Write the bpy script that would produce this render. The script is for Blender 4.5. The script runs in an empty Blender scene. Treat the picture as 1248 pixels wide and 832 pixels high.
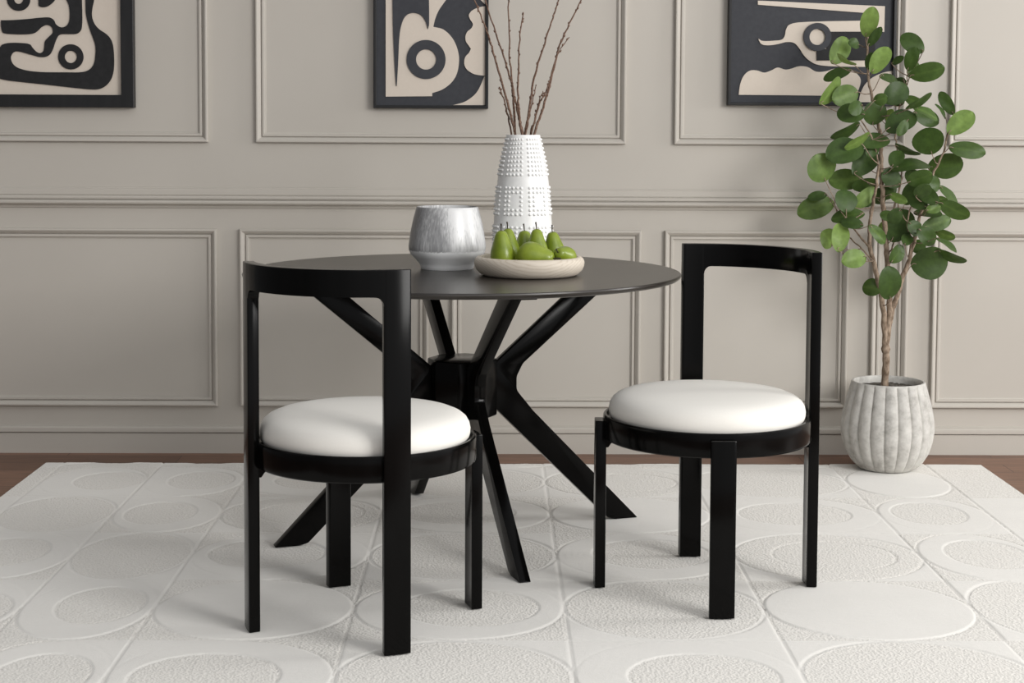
import bpy, bmesh, math, random
import numpy as np
from mathutils import Vector, Matrix
random.seed(11)
C = bpy.context.scene.collection
PI = math.pi

STEMS = {"left":[[1.3469,5.3,0.4217,0.01],[1.3333,5.2914,0.5722,0.0091],[1.3036,5.2829,0.6936,0.0083],[1.2819,5.2743,0.7669,0.0074],[1.277,5.2657,0.8427,0.0066],[1.282,5.2571,0.9071,0.0057],[1.2922,5.2486,0.985,0.0049],[1.2971,5.24,1.0543,0.004]],"mid":[[1.3469,5.3,0.4217,0.011],[1.3587,5.3,0.5347,0.0104],[1.3539,5.3,0.6332,0.0098],[1.3485,5.3,0.7203,0.0092],[1.3422,5.3,0.796,0.0085],[1.3285,5.3,0.9219,0.0079],[1.321,5.3,1.0167,0.0073],[1.3192,5.3,1.1058,0.0067],[1.3125,5.3,1.1642,0.0061],[1.2975,5.3,1.2196,0.0055],[1.2807,5.3,1.2916,0.0048],[1.2697,5.3,1.3579,0.0042],[1.2651,5.3,1.4491,0.0036],[1.2673,5.3,1.4822,0.003]],"right":[[1.3523,5.31,0.4203,0.01],[1.3677,5.3033,0.5484,0.0093],[1.3793,5.2967,0.5886,0.0087],[1.3985,5.29,0.6625,0.008],[1.4177,5.2833,0.7304,0.0073],[1.4364,5.2767,0.8176,0.0067],[1.4452,5.27,0.8432,0.006]],"rightup":[[1.4346,5.27,0.8181,0.0055],[1.4519,5.2771,0.8818,0.0051],[1.4693,5.2843,0.9428,0.0046],[1.4922,5.2914,1.0122,0.0042],[1.5128,5.2986,1.0539,0.0038],[1.5336,5.3057,1.0929,0.0034],[1.5432,5.3129,1.1318,0.0029],[1.5501,5.32,1.1653,0.0025]],"rtop":[[1.3396,5.31,0.7728,0.004],[1.3554,5.3125,0.8569,0.0037],[1.3877,5.315,0.955,0.0035],[1.3923,5.3175,1.0389,0.0033],[1.3774,5.32,1.1086,0.003],[1.3741,5.3225,1.1644,0.0027],[1.3843,5.325,1.2481,0.0025],[1.4034,5.3275,1.304,0.0023],[1.4114,5.33,1.3542,0.002]],"lside":[[1.276,5.25,0.7688,0.004],[1.2438,5.24,0.8055,0.0034],[1.2131,5.23,0.8392,0.0028],[1.191,5.22,0.8673,0.0022]],"lhigh":[[1.2756,5.26,0.8431,0.0035],[1.2893,5.256,0.9432,0.0032],[1.2975,5.252,1.0402,0.0029],[1.2781,5.248,1.1366,0.0026],[1.2429,5.244,1.1915,0.0023],[1.2221,5.24,1.2188,0.002]],"inner":[[1.3462,5.3,0.74,0.0035],[1.3683,5.3125,0.7727,0.0031],[1.3895,5.325,0.8563,0.0027],[1.3882,5.3375,0.94,0.0024],[1.407,5.35,1.01,0.002]],"rmid":[[1.4168,5.28,0.7307,0.0035],[1.4185,5.27,0.7901,0.0031],[1.4032,5.26,0.8603,0.0027],[1.416,5.25,0.9164,0.0024],[1.449,5.24,0.9308,0.002]],"lfan":[[1.2915,5.27,0.7255,0.003],[1.254,5.28,0.7664,0.0027],[1.2222,5.29,0.7963,0.0023],[1.2017,5.3,0.8151,0.002]]}
TRUNK = [[1.3493,5.31,0.2869],[1.3503,5.3067,0.3357],[1.3515,5.3033,0.3788],[1.3483,5.3,0.4217]]
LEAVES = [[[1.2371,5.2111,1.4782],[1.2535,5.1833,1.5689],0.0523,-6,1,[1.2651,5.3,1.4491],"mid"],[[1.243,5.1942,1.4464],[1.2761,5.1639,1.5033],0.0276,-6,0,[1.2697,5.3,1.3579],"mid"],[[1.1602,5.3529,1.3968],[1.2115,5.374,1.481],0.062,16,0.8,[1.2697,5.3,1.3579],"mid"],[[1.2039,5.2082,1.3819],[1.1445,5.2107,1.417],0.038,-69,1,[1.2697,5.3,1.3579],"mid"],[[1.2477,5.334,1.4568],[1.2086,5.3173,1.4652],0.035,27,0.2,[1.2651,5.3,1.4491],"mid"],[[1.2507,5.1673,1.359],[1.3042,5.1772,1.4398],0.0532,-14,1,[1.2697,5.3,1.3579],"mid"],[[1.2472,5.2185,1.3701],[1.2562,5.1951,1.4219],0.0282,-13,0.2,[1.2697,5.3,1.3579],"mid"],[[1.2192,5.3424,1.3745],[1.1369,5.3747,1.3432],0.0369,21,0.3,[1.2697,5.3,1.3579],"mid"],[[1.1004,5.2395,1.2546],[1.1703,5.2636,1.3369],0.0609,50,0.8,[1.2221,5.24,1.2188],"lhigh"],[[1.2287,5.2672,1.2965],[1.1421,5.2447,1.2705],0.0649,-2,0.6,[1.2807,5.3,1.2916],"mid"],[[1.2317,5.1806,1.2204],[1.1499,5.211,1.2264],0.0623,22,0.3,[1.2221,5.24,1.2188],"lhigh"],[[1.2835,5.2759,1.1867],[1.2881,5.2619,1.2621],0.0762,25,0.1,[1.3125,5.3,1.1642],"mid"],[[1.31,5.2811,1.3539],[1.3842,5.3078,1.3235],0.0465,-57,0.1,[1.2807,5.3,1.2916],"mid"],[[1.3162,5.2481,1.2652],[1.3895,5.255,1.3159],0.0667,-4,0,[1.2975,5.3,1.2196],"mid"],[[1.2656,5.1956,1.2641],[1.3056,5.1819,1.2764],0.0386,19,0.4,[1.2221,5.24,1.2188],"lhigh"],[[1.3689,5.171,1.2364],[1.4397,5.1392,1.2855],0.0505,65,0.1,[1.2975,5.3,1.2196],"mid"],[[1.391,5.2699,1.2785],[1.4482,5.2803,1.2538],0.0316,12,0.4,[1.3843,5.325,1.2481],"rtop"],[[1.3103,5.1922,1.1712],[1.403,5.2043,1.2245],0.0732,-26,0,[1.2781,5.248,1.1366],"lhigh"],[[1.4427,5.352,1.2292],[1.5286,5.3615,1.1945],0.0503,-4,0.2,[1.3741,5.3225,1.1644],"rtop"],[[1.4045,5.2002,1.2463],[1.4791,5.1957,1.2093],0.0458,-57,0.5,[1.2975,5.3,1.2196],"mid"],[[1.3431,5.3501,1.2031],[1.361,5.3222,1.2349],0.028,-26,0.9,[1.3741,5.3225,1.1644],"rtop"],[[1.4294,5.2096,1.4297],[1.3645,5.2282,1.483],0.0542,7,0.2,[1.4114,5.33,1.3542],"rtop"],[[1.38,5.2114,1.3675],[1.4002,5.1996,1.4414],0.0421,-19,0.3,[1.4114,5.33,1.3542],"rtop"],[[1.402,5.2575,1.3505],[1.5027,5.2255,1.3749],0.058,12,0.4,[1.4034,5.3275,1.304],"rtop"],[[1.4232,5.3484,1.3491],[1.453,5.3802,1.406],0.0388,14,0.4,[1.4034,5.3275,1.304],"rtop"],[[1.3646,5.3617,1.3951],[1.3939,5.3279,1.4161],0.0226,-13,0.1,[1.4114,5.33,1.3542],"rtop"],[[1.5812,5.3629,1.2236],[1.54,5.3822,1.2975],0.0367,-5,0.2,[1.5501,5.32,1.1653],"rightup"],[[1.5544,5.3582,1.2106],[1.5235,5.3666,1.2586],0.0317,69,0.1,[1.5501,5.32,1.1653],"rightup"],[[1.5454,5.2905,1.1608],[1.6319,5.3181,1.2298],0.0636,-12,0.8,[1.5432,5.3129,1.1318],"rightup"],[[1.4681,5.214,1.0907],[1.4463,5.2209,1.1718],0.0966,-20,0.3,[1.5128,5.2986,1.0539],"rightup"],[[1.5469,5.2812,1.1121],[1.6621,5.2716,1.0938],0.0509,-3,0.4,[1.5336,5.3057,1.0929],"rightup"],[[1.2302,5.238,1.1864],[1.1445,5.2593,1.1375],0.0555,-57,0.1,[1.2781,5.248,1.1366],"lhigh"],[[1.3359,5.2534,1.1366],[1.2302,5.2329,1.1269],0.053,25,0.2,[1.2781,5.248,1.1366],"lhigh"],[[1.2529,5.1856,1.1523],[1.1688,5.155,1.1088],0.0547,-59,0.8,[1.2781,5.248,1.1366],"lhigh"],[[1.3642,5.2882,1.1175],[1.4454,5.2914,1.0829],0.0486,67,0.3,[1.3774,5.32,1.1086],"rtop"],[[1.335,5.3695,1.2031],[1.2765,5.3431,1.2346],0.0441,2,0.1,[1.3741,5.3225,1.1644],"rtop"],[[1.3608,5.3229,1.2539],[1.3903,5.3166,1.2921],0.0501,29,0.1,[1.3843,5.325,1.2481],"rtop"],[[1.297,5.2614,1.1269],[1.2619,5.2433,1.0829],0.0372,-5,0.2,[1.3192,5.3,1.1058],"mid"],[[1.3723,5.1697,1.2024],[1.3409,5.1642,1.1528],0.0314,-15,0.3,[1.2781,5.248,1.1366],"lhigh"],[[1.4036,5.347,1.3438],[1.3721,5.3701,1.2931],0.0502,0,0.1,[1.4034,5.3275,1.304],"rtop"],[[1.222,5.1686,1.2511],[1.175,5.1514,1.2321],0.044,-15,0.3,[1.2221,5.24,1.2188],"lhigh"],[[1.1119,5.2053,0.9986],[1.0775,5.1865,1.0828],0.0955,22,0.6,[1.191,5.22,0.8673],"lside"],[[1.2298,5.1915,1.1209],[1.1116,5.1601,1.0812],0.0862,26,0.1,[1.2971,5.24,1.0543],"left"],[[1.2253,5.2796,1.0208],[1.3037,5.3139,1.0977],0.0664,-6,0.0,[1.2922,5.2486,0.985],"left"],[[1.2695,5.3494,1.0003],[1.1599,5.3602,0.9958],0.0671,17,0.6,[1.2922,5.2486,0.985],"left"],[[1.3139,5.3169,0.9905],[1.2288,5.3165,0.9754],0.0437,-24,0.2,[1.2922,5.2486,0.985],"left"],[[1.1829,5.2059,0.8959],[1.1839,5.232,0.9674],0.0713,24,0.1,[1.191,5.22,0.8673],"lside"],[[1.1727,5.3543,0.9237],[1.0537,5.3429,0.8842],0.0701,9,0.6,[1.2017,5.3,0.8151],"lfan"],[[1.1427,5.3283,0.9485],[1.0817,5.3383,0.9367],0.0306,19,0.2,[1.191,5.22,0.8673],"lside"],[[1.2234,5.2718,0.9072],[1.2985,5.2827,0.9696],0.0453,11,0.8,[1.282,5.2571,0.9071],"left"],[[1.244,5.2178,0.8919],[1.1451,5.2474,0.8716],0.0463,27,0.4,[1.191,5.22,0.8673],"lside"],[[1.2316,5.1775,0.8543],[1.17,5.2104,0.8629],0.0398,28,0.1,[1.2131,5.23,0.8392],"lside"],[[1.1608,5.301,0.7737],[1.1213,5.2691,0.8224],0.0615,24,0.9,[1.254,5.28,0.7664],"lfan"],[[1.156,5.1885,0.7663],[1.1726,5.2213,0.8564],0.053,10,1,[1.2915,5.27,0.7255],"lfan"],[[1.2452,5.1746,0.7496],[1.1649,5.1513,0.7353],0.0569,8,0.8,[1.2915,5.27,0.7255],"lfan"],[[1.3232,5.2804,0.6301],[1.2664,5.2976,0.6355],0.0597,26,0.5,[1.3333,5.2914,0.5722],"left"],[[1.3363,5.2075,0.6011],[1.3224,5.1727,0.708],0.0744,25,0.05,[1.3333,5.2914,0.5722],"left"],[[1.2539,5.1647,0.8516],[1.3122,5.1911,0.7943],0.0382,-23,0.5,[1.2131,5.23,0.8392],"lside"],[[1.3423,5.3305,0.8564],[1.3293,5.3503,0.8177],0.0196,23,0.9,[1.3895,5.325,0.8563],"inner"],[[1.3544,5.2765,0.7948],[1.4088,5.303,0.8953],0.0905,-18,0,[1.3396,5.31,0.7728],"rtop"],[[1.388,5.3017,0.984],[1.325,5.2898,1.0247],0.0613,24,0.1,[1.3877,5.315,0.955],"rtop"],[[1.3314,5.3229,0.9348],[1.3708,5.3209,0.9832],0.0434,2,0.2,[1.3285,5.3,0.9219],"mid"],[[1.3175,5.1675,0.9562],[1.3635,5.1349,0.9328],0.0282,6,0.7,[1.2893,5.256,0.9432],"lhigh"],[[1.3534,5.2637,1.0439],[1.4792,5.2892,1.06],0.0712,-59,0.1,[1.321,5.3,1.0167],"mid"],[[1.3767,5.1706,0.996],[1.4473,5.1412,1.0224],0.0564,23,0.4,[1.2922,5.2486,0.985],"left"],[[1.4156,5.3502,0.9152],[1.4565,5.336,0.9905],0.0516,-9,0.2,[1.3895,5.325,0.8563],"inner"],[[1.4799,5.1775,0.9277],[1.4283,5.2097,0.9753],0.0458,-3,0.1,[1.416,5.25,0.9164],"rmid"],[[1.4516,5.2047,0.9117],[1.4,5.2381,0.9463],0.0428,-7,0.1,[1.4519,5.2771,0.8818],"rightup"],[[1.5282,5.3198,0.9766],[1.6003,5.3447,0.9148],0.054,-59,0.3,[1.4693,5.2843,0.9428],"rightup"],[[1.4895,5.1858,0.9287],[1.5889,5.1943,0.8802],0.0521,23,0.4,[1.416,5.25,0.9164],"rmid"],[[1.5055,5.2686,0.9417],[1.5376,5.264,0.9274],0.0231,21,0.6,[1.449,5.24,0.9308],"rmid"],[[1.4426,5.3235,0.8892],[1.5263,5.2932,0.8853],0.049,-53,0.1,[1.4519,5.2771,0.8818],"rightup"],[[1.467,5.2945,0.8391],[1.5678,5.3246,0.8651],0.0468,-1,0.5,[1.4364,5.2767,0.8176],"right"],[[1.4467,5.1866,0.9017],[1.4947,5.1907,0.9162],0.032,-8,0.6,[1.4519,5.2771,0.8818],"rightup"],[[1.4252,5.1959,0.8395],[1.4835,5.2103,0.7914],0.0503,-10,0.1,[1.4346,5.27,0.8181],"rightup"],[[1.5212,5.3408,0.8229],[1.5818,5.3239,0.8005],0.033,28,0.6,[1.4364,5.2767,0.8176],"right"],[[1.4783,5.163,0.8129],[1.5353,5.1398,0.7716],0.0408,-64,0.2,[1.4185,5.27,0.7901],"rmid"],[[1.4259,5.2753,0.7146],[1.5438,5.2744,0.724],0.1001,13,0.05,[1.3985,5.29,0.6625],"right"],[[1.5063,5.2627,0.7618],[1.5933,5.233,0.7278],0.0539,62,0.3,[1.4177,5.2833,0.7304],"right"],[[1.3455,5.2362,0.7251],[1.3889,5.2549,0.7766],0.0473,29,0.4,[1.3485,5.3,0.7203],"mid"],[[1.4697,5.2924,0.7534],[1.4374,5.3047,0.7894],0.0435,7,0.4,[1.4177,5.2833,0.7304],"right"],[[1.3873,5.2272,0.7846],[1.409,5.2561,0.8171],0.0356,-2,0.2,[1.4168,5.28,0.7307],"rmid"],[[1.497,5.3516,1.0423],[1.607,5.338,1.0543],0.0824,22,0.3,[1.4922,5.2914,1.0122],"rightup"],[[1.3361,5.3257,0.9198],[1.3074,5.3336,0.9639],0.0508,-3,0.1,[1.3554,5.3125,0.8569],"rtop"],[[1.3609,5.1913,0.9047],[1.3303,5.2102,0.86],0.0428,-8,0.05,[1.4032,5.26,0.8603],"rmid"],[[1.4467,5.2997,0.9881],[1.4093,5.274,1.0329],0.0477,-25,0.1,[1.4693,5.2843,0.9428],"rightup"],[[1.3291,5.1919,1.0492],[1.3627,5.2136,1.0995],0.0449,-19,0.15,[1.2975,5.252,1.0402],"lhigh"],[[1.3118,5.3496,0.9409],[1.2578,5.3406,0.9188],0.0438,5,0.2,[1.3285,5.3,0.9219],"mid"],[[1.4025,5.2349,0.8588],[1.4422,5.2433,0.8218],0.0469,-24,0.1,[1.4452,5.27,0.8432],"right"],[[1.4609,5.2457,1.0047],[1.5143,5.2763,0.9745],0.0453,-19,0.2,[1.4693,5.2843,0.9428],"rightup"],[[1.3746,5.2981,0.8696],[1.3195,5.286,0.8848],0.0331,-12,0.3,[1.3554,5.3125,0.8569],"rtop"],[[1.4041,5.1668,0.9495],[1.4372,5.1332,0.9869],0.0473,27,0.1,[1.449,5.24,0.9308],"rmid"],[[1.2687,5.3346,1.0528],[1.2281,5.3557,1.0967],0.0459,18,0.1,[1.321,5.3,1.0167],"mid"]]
TWIGS = [[[0.0886,4.6426,1.0],[0.0547,4.6381,1.1546],[0.0375,4.6237,1.2372],[0.0234,4.6092,1.2809],[0.02,4.5948,1.286]],[[0.0973,4.623,1.0],[0.0655,4.6234,1.1547],[0.043,4.6218,1.2455],[0.0121,4.6203,1.3524],[-0.0074,4.6188,1.418],[-0.0213,4.6173,1.4616],[-0.0546,4.6157,1.5432],[-0.0822,4.6142,1.6136]],[[0.0839,4.6158,1.0],[0.0672,4.623,1.1558],[0.0595,4.6315,1.2761],[0.0483,4.6401,1.3258],[0.0203,4.6486,1.4142],[-0.0162,4.6572,1.5247],[-0.0387,4.6657,1.6078]],[[0.1065,4.6129,1.0],[0.0878,4.6304,1.1548],[0.0766,4.6384,1.2045],[0.067,4.6463,1.2543],[0.0569,4.6542,1.3042],[0.0498,4.6622,1.4041],[0.0448,4.6701,1.5481],[0.0417,4.6781,1.6315]],[[0.0973,4.6097,1.0],[0.0846,4.6047,1.1537],[0.0777,4.6065,1.2098],[0.0741,4.6084,1.2701],[0.0758,4.6103,1.3688],[0.0803,4.6122,1.4537],[0.0883,4.614,1.5084]],[[0.0812,4.62,1.0],[0.0971,4.627,1.1548],[0.1095,4.6305,1.2322],[0.1219,4.634,1.315],[0.142,4.6374,1.3868],[0.1719,4.6409,1.4807],[0.1937,4.6444,1.547],[0.2182,4.6479,1.6242]],[[0.079,4.6102,1.0],[0.0993,4.6247,1.1604],[0.1152,4.6368,1.2378],[0.1279,4.649,1.2989]],[[0.0799,4.6073,1.0],[0.1233,4.6121,1.155],[0.1452,4.6192,1.2157],[0.1725,4.6264,1.3151],[0.1943,4.6335,1.4034],[0.219,4.6406,1.4644],[0.2603,4.6478,1.5476],[0.2879,4.6549,1.6088]],[[0.0826,4.6174,1.0],[0.1151,4.6162,1.1549],[0.1368,4.617,1.2377],[0.1613,4.6178,1.2873],[0.1883,4.6186,1.3808],[0.2248,4.6193,1.4369]],[[0.0728,4.6161,1.0],[0.1118,4.6359,1.1537],[0.1228,4.6405,1.1826],[0.1348,4.6451,1.238],[0.1486,4.6498,1.2797]]]
ART = {"A_main":[[-1.7774,1.4391],[-1.7331,1.4452],[-1.7256,1.4526],[-1.7034,1.4586],[-1.6592,1.4589],[-1.6298,1.4546],[-1.6189,1.4415],[-1.6066,1.429],[-1.5934,1.4239],[-1.5822,1.4299],[-1.5783,1.4476],[-1.5751,1.466],[-1.5594,1.483],[-1.5482,1.4956],[-1.5501,1.5125],[-1.5611,1.5212],[-1.5736,1.5212],[-1.5884,1.5137],[-1.5996,1.5026],[-1.6145,1.493],[-1.644,1.4891],[-1.6882,1.4896],[-1.7177,1.4924],[-1.7249,1.4982],[-1.729,1.5203],[-1.7287,1.5379],[-1.6875,1.5389],[-1.6359,1.5428],[-1.5917,1.5475],[-1.5585,1.5484],[-1.5439,1.5397],[-1.5367,1.525],[-1.5221,1.5156],[-1.5074,1.5157],[-1.4947,1.5253],[-1.4886,1.5437],[-1.4882,1.5731],[-1.4916,1.5951],[-1.4988,1.6112],[-1.5092,1.6536],[-1.5079,1.7561],[-1.4432,1.7565],[-1.445,1.61],[-1.4441,1.566],[-1.4454,1.5219],[-1.45,1.5035],[-1.4634,1.4924],[-1.4893,1.4908],[-1.5188,1.4899],[-1.5299,1.4832],[-1.5398,1.4625],[-1.5489,1.4367],[-1.5603,1.4182],[-1.5751,1.4108],[-1.5936,1.4099],[-1.6119,1.4142],[-1.645,1.4236],[-1.6707,1.4294],[-1.6855,1.4264],[-1.6953,1.4138],[-1.6955,1.399],[-1.6883,1.3843],[-1.6716,1.3719],[-1.6385,1.3625],[-1.5869,1.3576],[-1.5131,1.3573],[-1.4466,1.3584],[-1.4207,1.3674],[-1.4057,1.3859],[-1.3994,1.4191],[-1.399,1.4486],[-1.4047,1.4706],[-1.4154,1.5],[-1.426,1.5367],[-1.4315,1.5734],[-1.4293,1.7566],[-1.3829,1.7569],[-1.4023,1.6103],[-1.4085,1.5809],[-1.4103,1.5552],[-1.4025,1.5295],[-1.3858,1.509],[-1.3638,1.4944],[-1.3478,1.4783],[-1.3384,1.4563],[-1.3344,1.4195],[-1.3357,1.3678],[-1.345,1.3346],[-1.3622,1.3123],[-1.3845,1.2996],[-1.4104,1.2973],[-1.4621,1.3014],[-1.5875,1.3148],[-1.6981,1.326],[-1.7238,1.3303],[-1.7789,1.3433]],"A_drop":[[-1.5956,1.6311],[-1.5962,1.5886],[-1.5838,1.5843],[-1.5653,1.5873],[-1.5467,1.6006],[-1.5355,1.6168],[-1.5276,1.6535],[-1.5902,1.6532]],"A_ring":[[-1.4858,1.4113],[-1.4416,1.4115],[-1.4644,1.4114]],"A_ring2":[[-1.6658,1.6116],[-1.6253,1.6119],[-1.6496,1.6117]],"B_b":[[-0.3781,1.8347],[-0.3782,1.2775],[-0.2139,1.2799],[-0.214,1.2909],[-0.1784,1.3037],[-0.1469,1.3275],[-0.1273,1.3591],[-0.1195,1.4063],[-0.1251,1.4456],[-0.1434,1.4847],[-0.175,1.5143],[-0.2104,1.5235],[-0.2042,1.551],[-0.1909,1.5823],[-0.1634,1.6216],[-0.132,1.6648],[-0.1011,1.8365]],"B_drip":[[-0.3546,1.757],[-0.3538,1.6166],[-0.3514,1.4992],[-0.3459,1.3815],[-0.3411,1.3155],[-0.3387,1.3155],[-0.334,1.3973],[-0.3286,1.4993],[-0.3168,1.5464],[-0.3011,1.566],[-0.2774,1.5717],[-0.2538,1.564],[-0.238,1.5429],[-0.2293,1.5156],[-0.2254,1.5312],[-0.2256,1.6173],[-0.2258,1.7578]],"B_ring":[[-0.2355,1.4088],[-0.1668,1.4092],[-0.2,1.409]],"B_scallop":[[-0.0279,1.5966],[-0.0413,1.595],[-0.0609,1.5886],[-0.0767,1.5791],[-0.0853,1.565],[-0.0813,1.5517],[-0.071,1.5337],[-0.0765,1.5196],[-0.0906,1.5069],[-0.0969,1.4912],[-0.0952,1.4732],[-0.0857,1.4591],[-0.0778,1.4474],[-0.0841,1.434],[-0.0974,1.4182],[-0.1013,1.3986],[-0.0973,1.3829],[-0.0878,1.3711],[-0.0641,1.3579],[-0.0269,1.3526]],"B_corner":[[-0.1404,1.2488],[-0.1191,1.2544],[-0.0993,1.2608],[-0.0796,1.2727],[-0.0615,1.2886],[-0.0481,1.3084],[-0.0301,1.3502],[-0.0269,1.3502],[-0.0265,1.2494]],"B_top":[[-0.0651,1.6496],[-0.0493,1.6246],[-0.0279,1.6029],[-0.0282,1.6654]],"C_bar":[[0.935,1.6222],[1.3851,1.6052],[1.3848,1.5146],[1.35,1.5186],[1.3489,1.5789],[0.9352,1.6077]],"C_pipe":[[0.938,1.4892],[0.9528,1.4809],[0.9969,1.4822],[1.023,1.4865],[1.0322,1.5001],[1.0361,1.521],[1.0484,1.5387],[1.0902,1.5473],[1.2895,1.5536],[1.3472,1.554],[1.348,1.5165],[1.35,1.4154],[1.3504,1.3914],[1.2505,1.3919],[1.1874,1.3936],[1.1452,1.3997],[1.1187,1.4141],[1.0995,1.4328],[1.0844,1.4556],[1.0652,1.4743],[1.0389,1.4773],[1.0075,1.4698],[0.9709,1.4654],[0.9488,1.4705]],"C_block":[[1.18,1.5145],[1.3511,1.5155],[1.3531,1.4144],[1.146,1.4132],[1.1453,1.4539],[1.1811,1.4541]],"C_ring":[[1.1467,1.4956],[1.1961,1.4959],[1.1751,1.4957]],"C_hill":[[0.8716,1.2906],[0.8753,1.322],[0.8834,1.3481],[0.8957,1.3659],[0.9124,1.3765],[0.9355,1.3766],[0.9618,1.3694],[0.988,1.3779],[1.0088,1.3874],[1.0352,1.3803],[1.0562,1.3835],[1.0823,1.392],[1.1139,1.3901],[1.1457,1.3736],[1.1824,1.3758],[1.2086,1.3843],[1.2506,1.3846],[1.2845,1.3712],[1.3039,1.3473],[1.2983,1.3138],[1.2861,1.2886]],"C_arc":[[1.2981,1.2667],[1.3049,1.2981],[1.3201,1.3296],[1.3459,1.3537],[1.3824,1.3707],[1.4212,1.3792],[1.4235,1.2673]]}
PEAR = {"p1b":[0.0311,4.285,0.833],"p1t":[0.0244,4.285,0.8894],"p2b":[0.0531,4.35,0.8224],"p2t":[0.0432,4.355,0.8909],"p3b":[0.094,4.4,0.8241],"p3t":[0.091,4.405,0.8817],"p4b":[0.1286,4.345,0.8286],"p4t":[0.1234,4.35,0.8902],"p5b":[0.1813,4.39,0.8266],"p5t":[0.1682,4.385,0.8806],"p6b":[0.1059,4.265,0.8424],"p6t":[0.1691,4.225,0.8369],"p7b":[0.1948,4.29,0.8291],"p7t":[0.1766,4.245,0.8475]}


# ------------------------------------------------------------------ helpers
def mk(name, m, material, parent=None, sharp=35, loc=None, rotz=0):
    """finish a bmesh (or mesh) as ONE linked mesh object"""
    if isinstance(m, bmesh.types.BMesh):
        bmesh.ops.recalc_face_normals(m, faces=m.faces)
        me = bpy.data.meshes.new(name); m.to_mesh(me); m.free()
    else:
        me = m
    for p in me.polygons: p.use_smooth = True
    me.set_sharp_from_angle(angle=math.radians(sharp))
    if material: me.materials.append(material)
    o = bpy.data.objects.new(name, me); C.objects.link(o)
    if parent: o.parent = parent
    if loc: o.location = loc
    o.rotation_euler = (0, 0, rotz)
    return o

def tag(o, label, cat, group=None):
    o['label'] = label; o['category'] = cat
    if group: o['group'] = group
    return o

def thing(name, label, cat, loc=(0, 0, 0), rotz=0, group=None):
    o = bpy.data.objects.new(name, None); C.objects.link(o)
    o.empty_display_size = .05
    o.location = loc; o.rotation_euler = (0, 0, rotz)
    return tag(o, label, cat, group)

def struct(o):
    o['kind'] = 'structure'; return o

def dup(root, loc, rotz, label):
    r = root.copy(); C.objects.link(r); r.location = loc; r.rotation_euler = (0, 0, rotz); r['label'] = label
    for ch in list(root.children):
        c = ch.copy(); C.objects.link(c); c.parent = r
        for g in ch.children:
            d = g.copy(); C.objects.link(d); d.parent = c
    return r

def box(bm, x0, x1, y0, y1, z0, z1, M=None):
    vs = [bm.verts.new((x, y, z)) for x in (x0, x1) for y in (y0, y1) for z in (z0, z1)]
    for f in ((0, 1, 3, 2), (4, 6, 7, 5), (0, 4, 5, 1), (2, 3, 7, 6), (0, 2, 6, 4), (1, 5, 7, 3)):
        bm.faces.new([vs[i] for i in f])
    if M is not None: bmesh.ops.transform(bm, matrix=M, verts=vs)
    return vs

def bevel(bm, w, seg=2, ang=40):
    bm.normal_update()
    bmesh.ops.recalc_face_normals(bm, faces=bm.faces)
    es = [e for e in bm.edges if len(e.link_faces) == 2 and e.calc_face_angle(0) > math.radians(ang)]
    bmesh.ops.bevel(bm, geom=es, offset=w, segments=seg, profile=.5, affect='EDGES', clamp_overlap=True)

def lathe(bm, prof, n=64, rf=None, M=None):
    """revolve (r, z) profile; rf(theta, i, r) may modulate the radius"""
    rings = []; allv = []
    for i, (r, z) in enumerate(prof):
        if r < 1e-6:
            v = bm.verts.new((0, 0, z)); rings.append([v]); allv.append(v)
        else:
            ring = []
            for k in range(n):
                a = 2*PI*k/n
                rr = rf(a, i, r) if rf else r
                ring.append(bm.verts.new((rr*math.cos(a), rr*math.sin(a), z)))
            rings.append(ring); allv += ring
    for A, B in zip(rings, rings[1:]):
        for k in range(n):
            k2 = (k+1) % n
            if len(A) == 1 and len(B) == 1: continue
            if len(A) == 1: bm.faces.new((A[0], B[k], B[k2]))
            elif len(B) == 1: bm.faces.new((A[k], A[k2], B[0]))
            else: bm.faces.new((A[k], A[k2], B[k2], B[k]))
    if M is not None: bmesh.ops.transform(bm, matrix=M, verts=allv)
    return allv

def catmull(pts, sub=5):
    P = [Vector(p) for p in pts]; out = []
    for i in range(len(P)-1):
        p0 = P[max(i-1, 0)]; p1 = P[i]; p2 = P[i+1]; p3 = P[min(i+2, len(P)-1)]
        for s in range(sub):
            t = s/sub
            out.append(.5*((2*p1)+(p2-p0)*t+(2*p0-5*p1+4*p2-p3)*t*t+(3*p1-p0-3*p2+p3)*t**3))
    out.append(P[-1]); return out

def tube(bm, pts, radii, n=8):
    P = [Vector(p) for p in pts]
    rings = []; up = Vector((.31, .9, .2)).normalized()
    for i, p in enumerate(P):
        d = (P[min(i+1, len(P)-1)]-P[max(i-1, 0)]).normalized()
        a = d.cross(up).normalized(); b = d.cross(a).normalized(); r = radii[i]
        rings.append([bm.verts.new(p+r*(math.cos(2*PI*k/n)*a+math.sin(2*PI*k/n)*b)) for k in range(n)])
    for A, B in zip(rings, rings[1:]):
        for k in range(n): bm.faces.new((A[k], A[(k+1) % n], B[(k+1) % n], B[k]))
    bm.faces.new(rings[0][::-1]); bm.faces.new(rings[-1])

def round_poly(pts, radii, seg=6):
    out = []; n = len(pts)
    for i in range(n):
        p = Vector(pts[i]); a = Vector(pts[i-1])-p; b = Vector(pts[(i+1) % n])-p; r = radii[i]
        if r <= 0: out.append(p); continue
        la, lb = a.length, b.length; a.normalize(); b.normalize()
        ang = a.angle(b); d = min(r/math.tan(ang/2), la*.49, lb*.49)
        A = p+a*d; B = p+b*d
        for s in range(seg+1):
            t = s/seg; out.append((1-t)**2*A+2*t*(1-t)*p+t*t*B)
    return out

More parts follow.
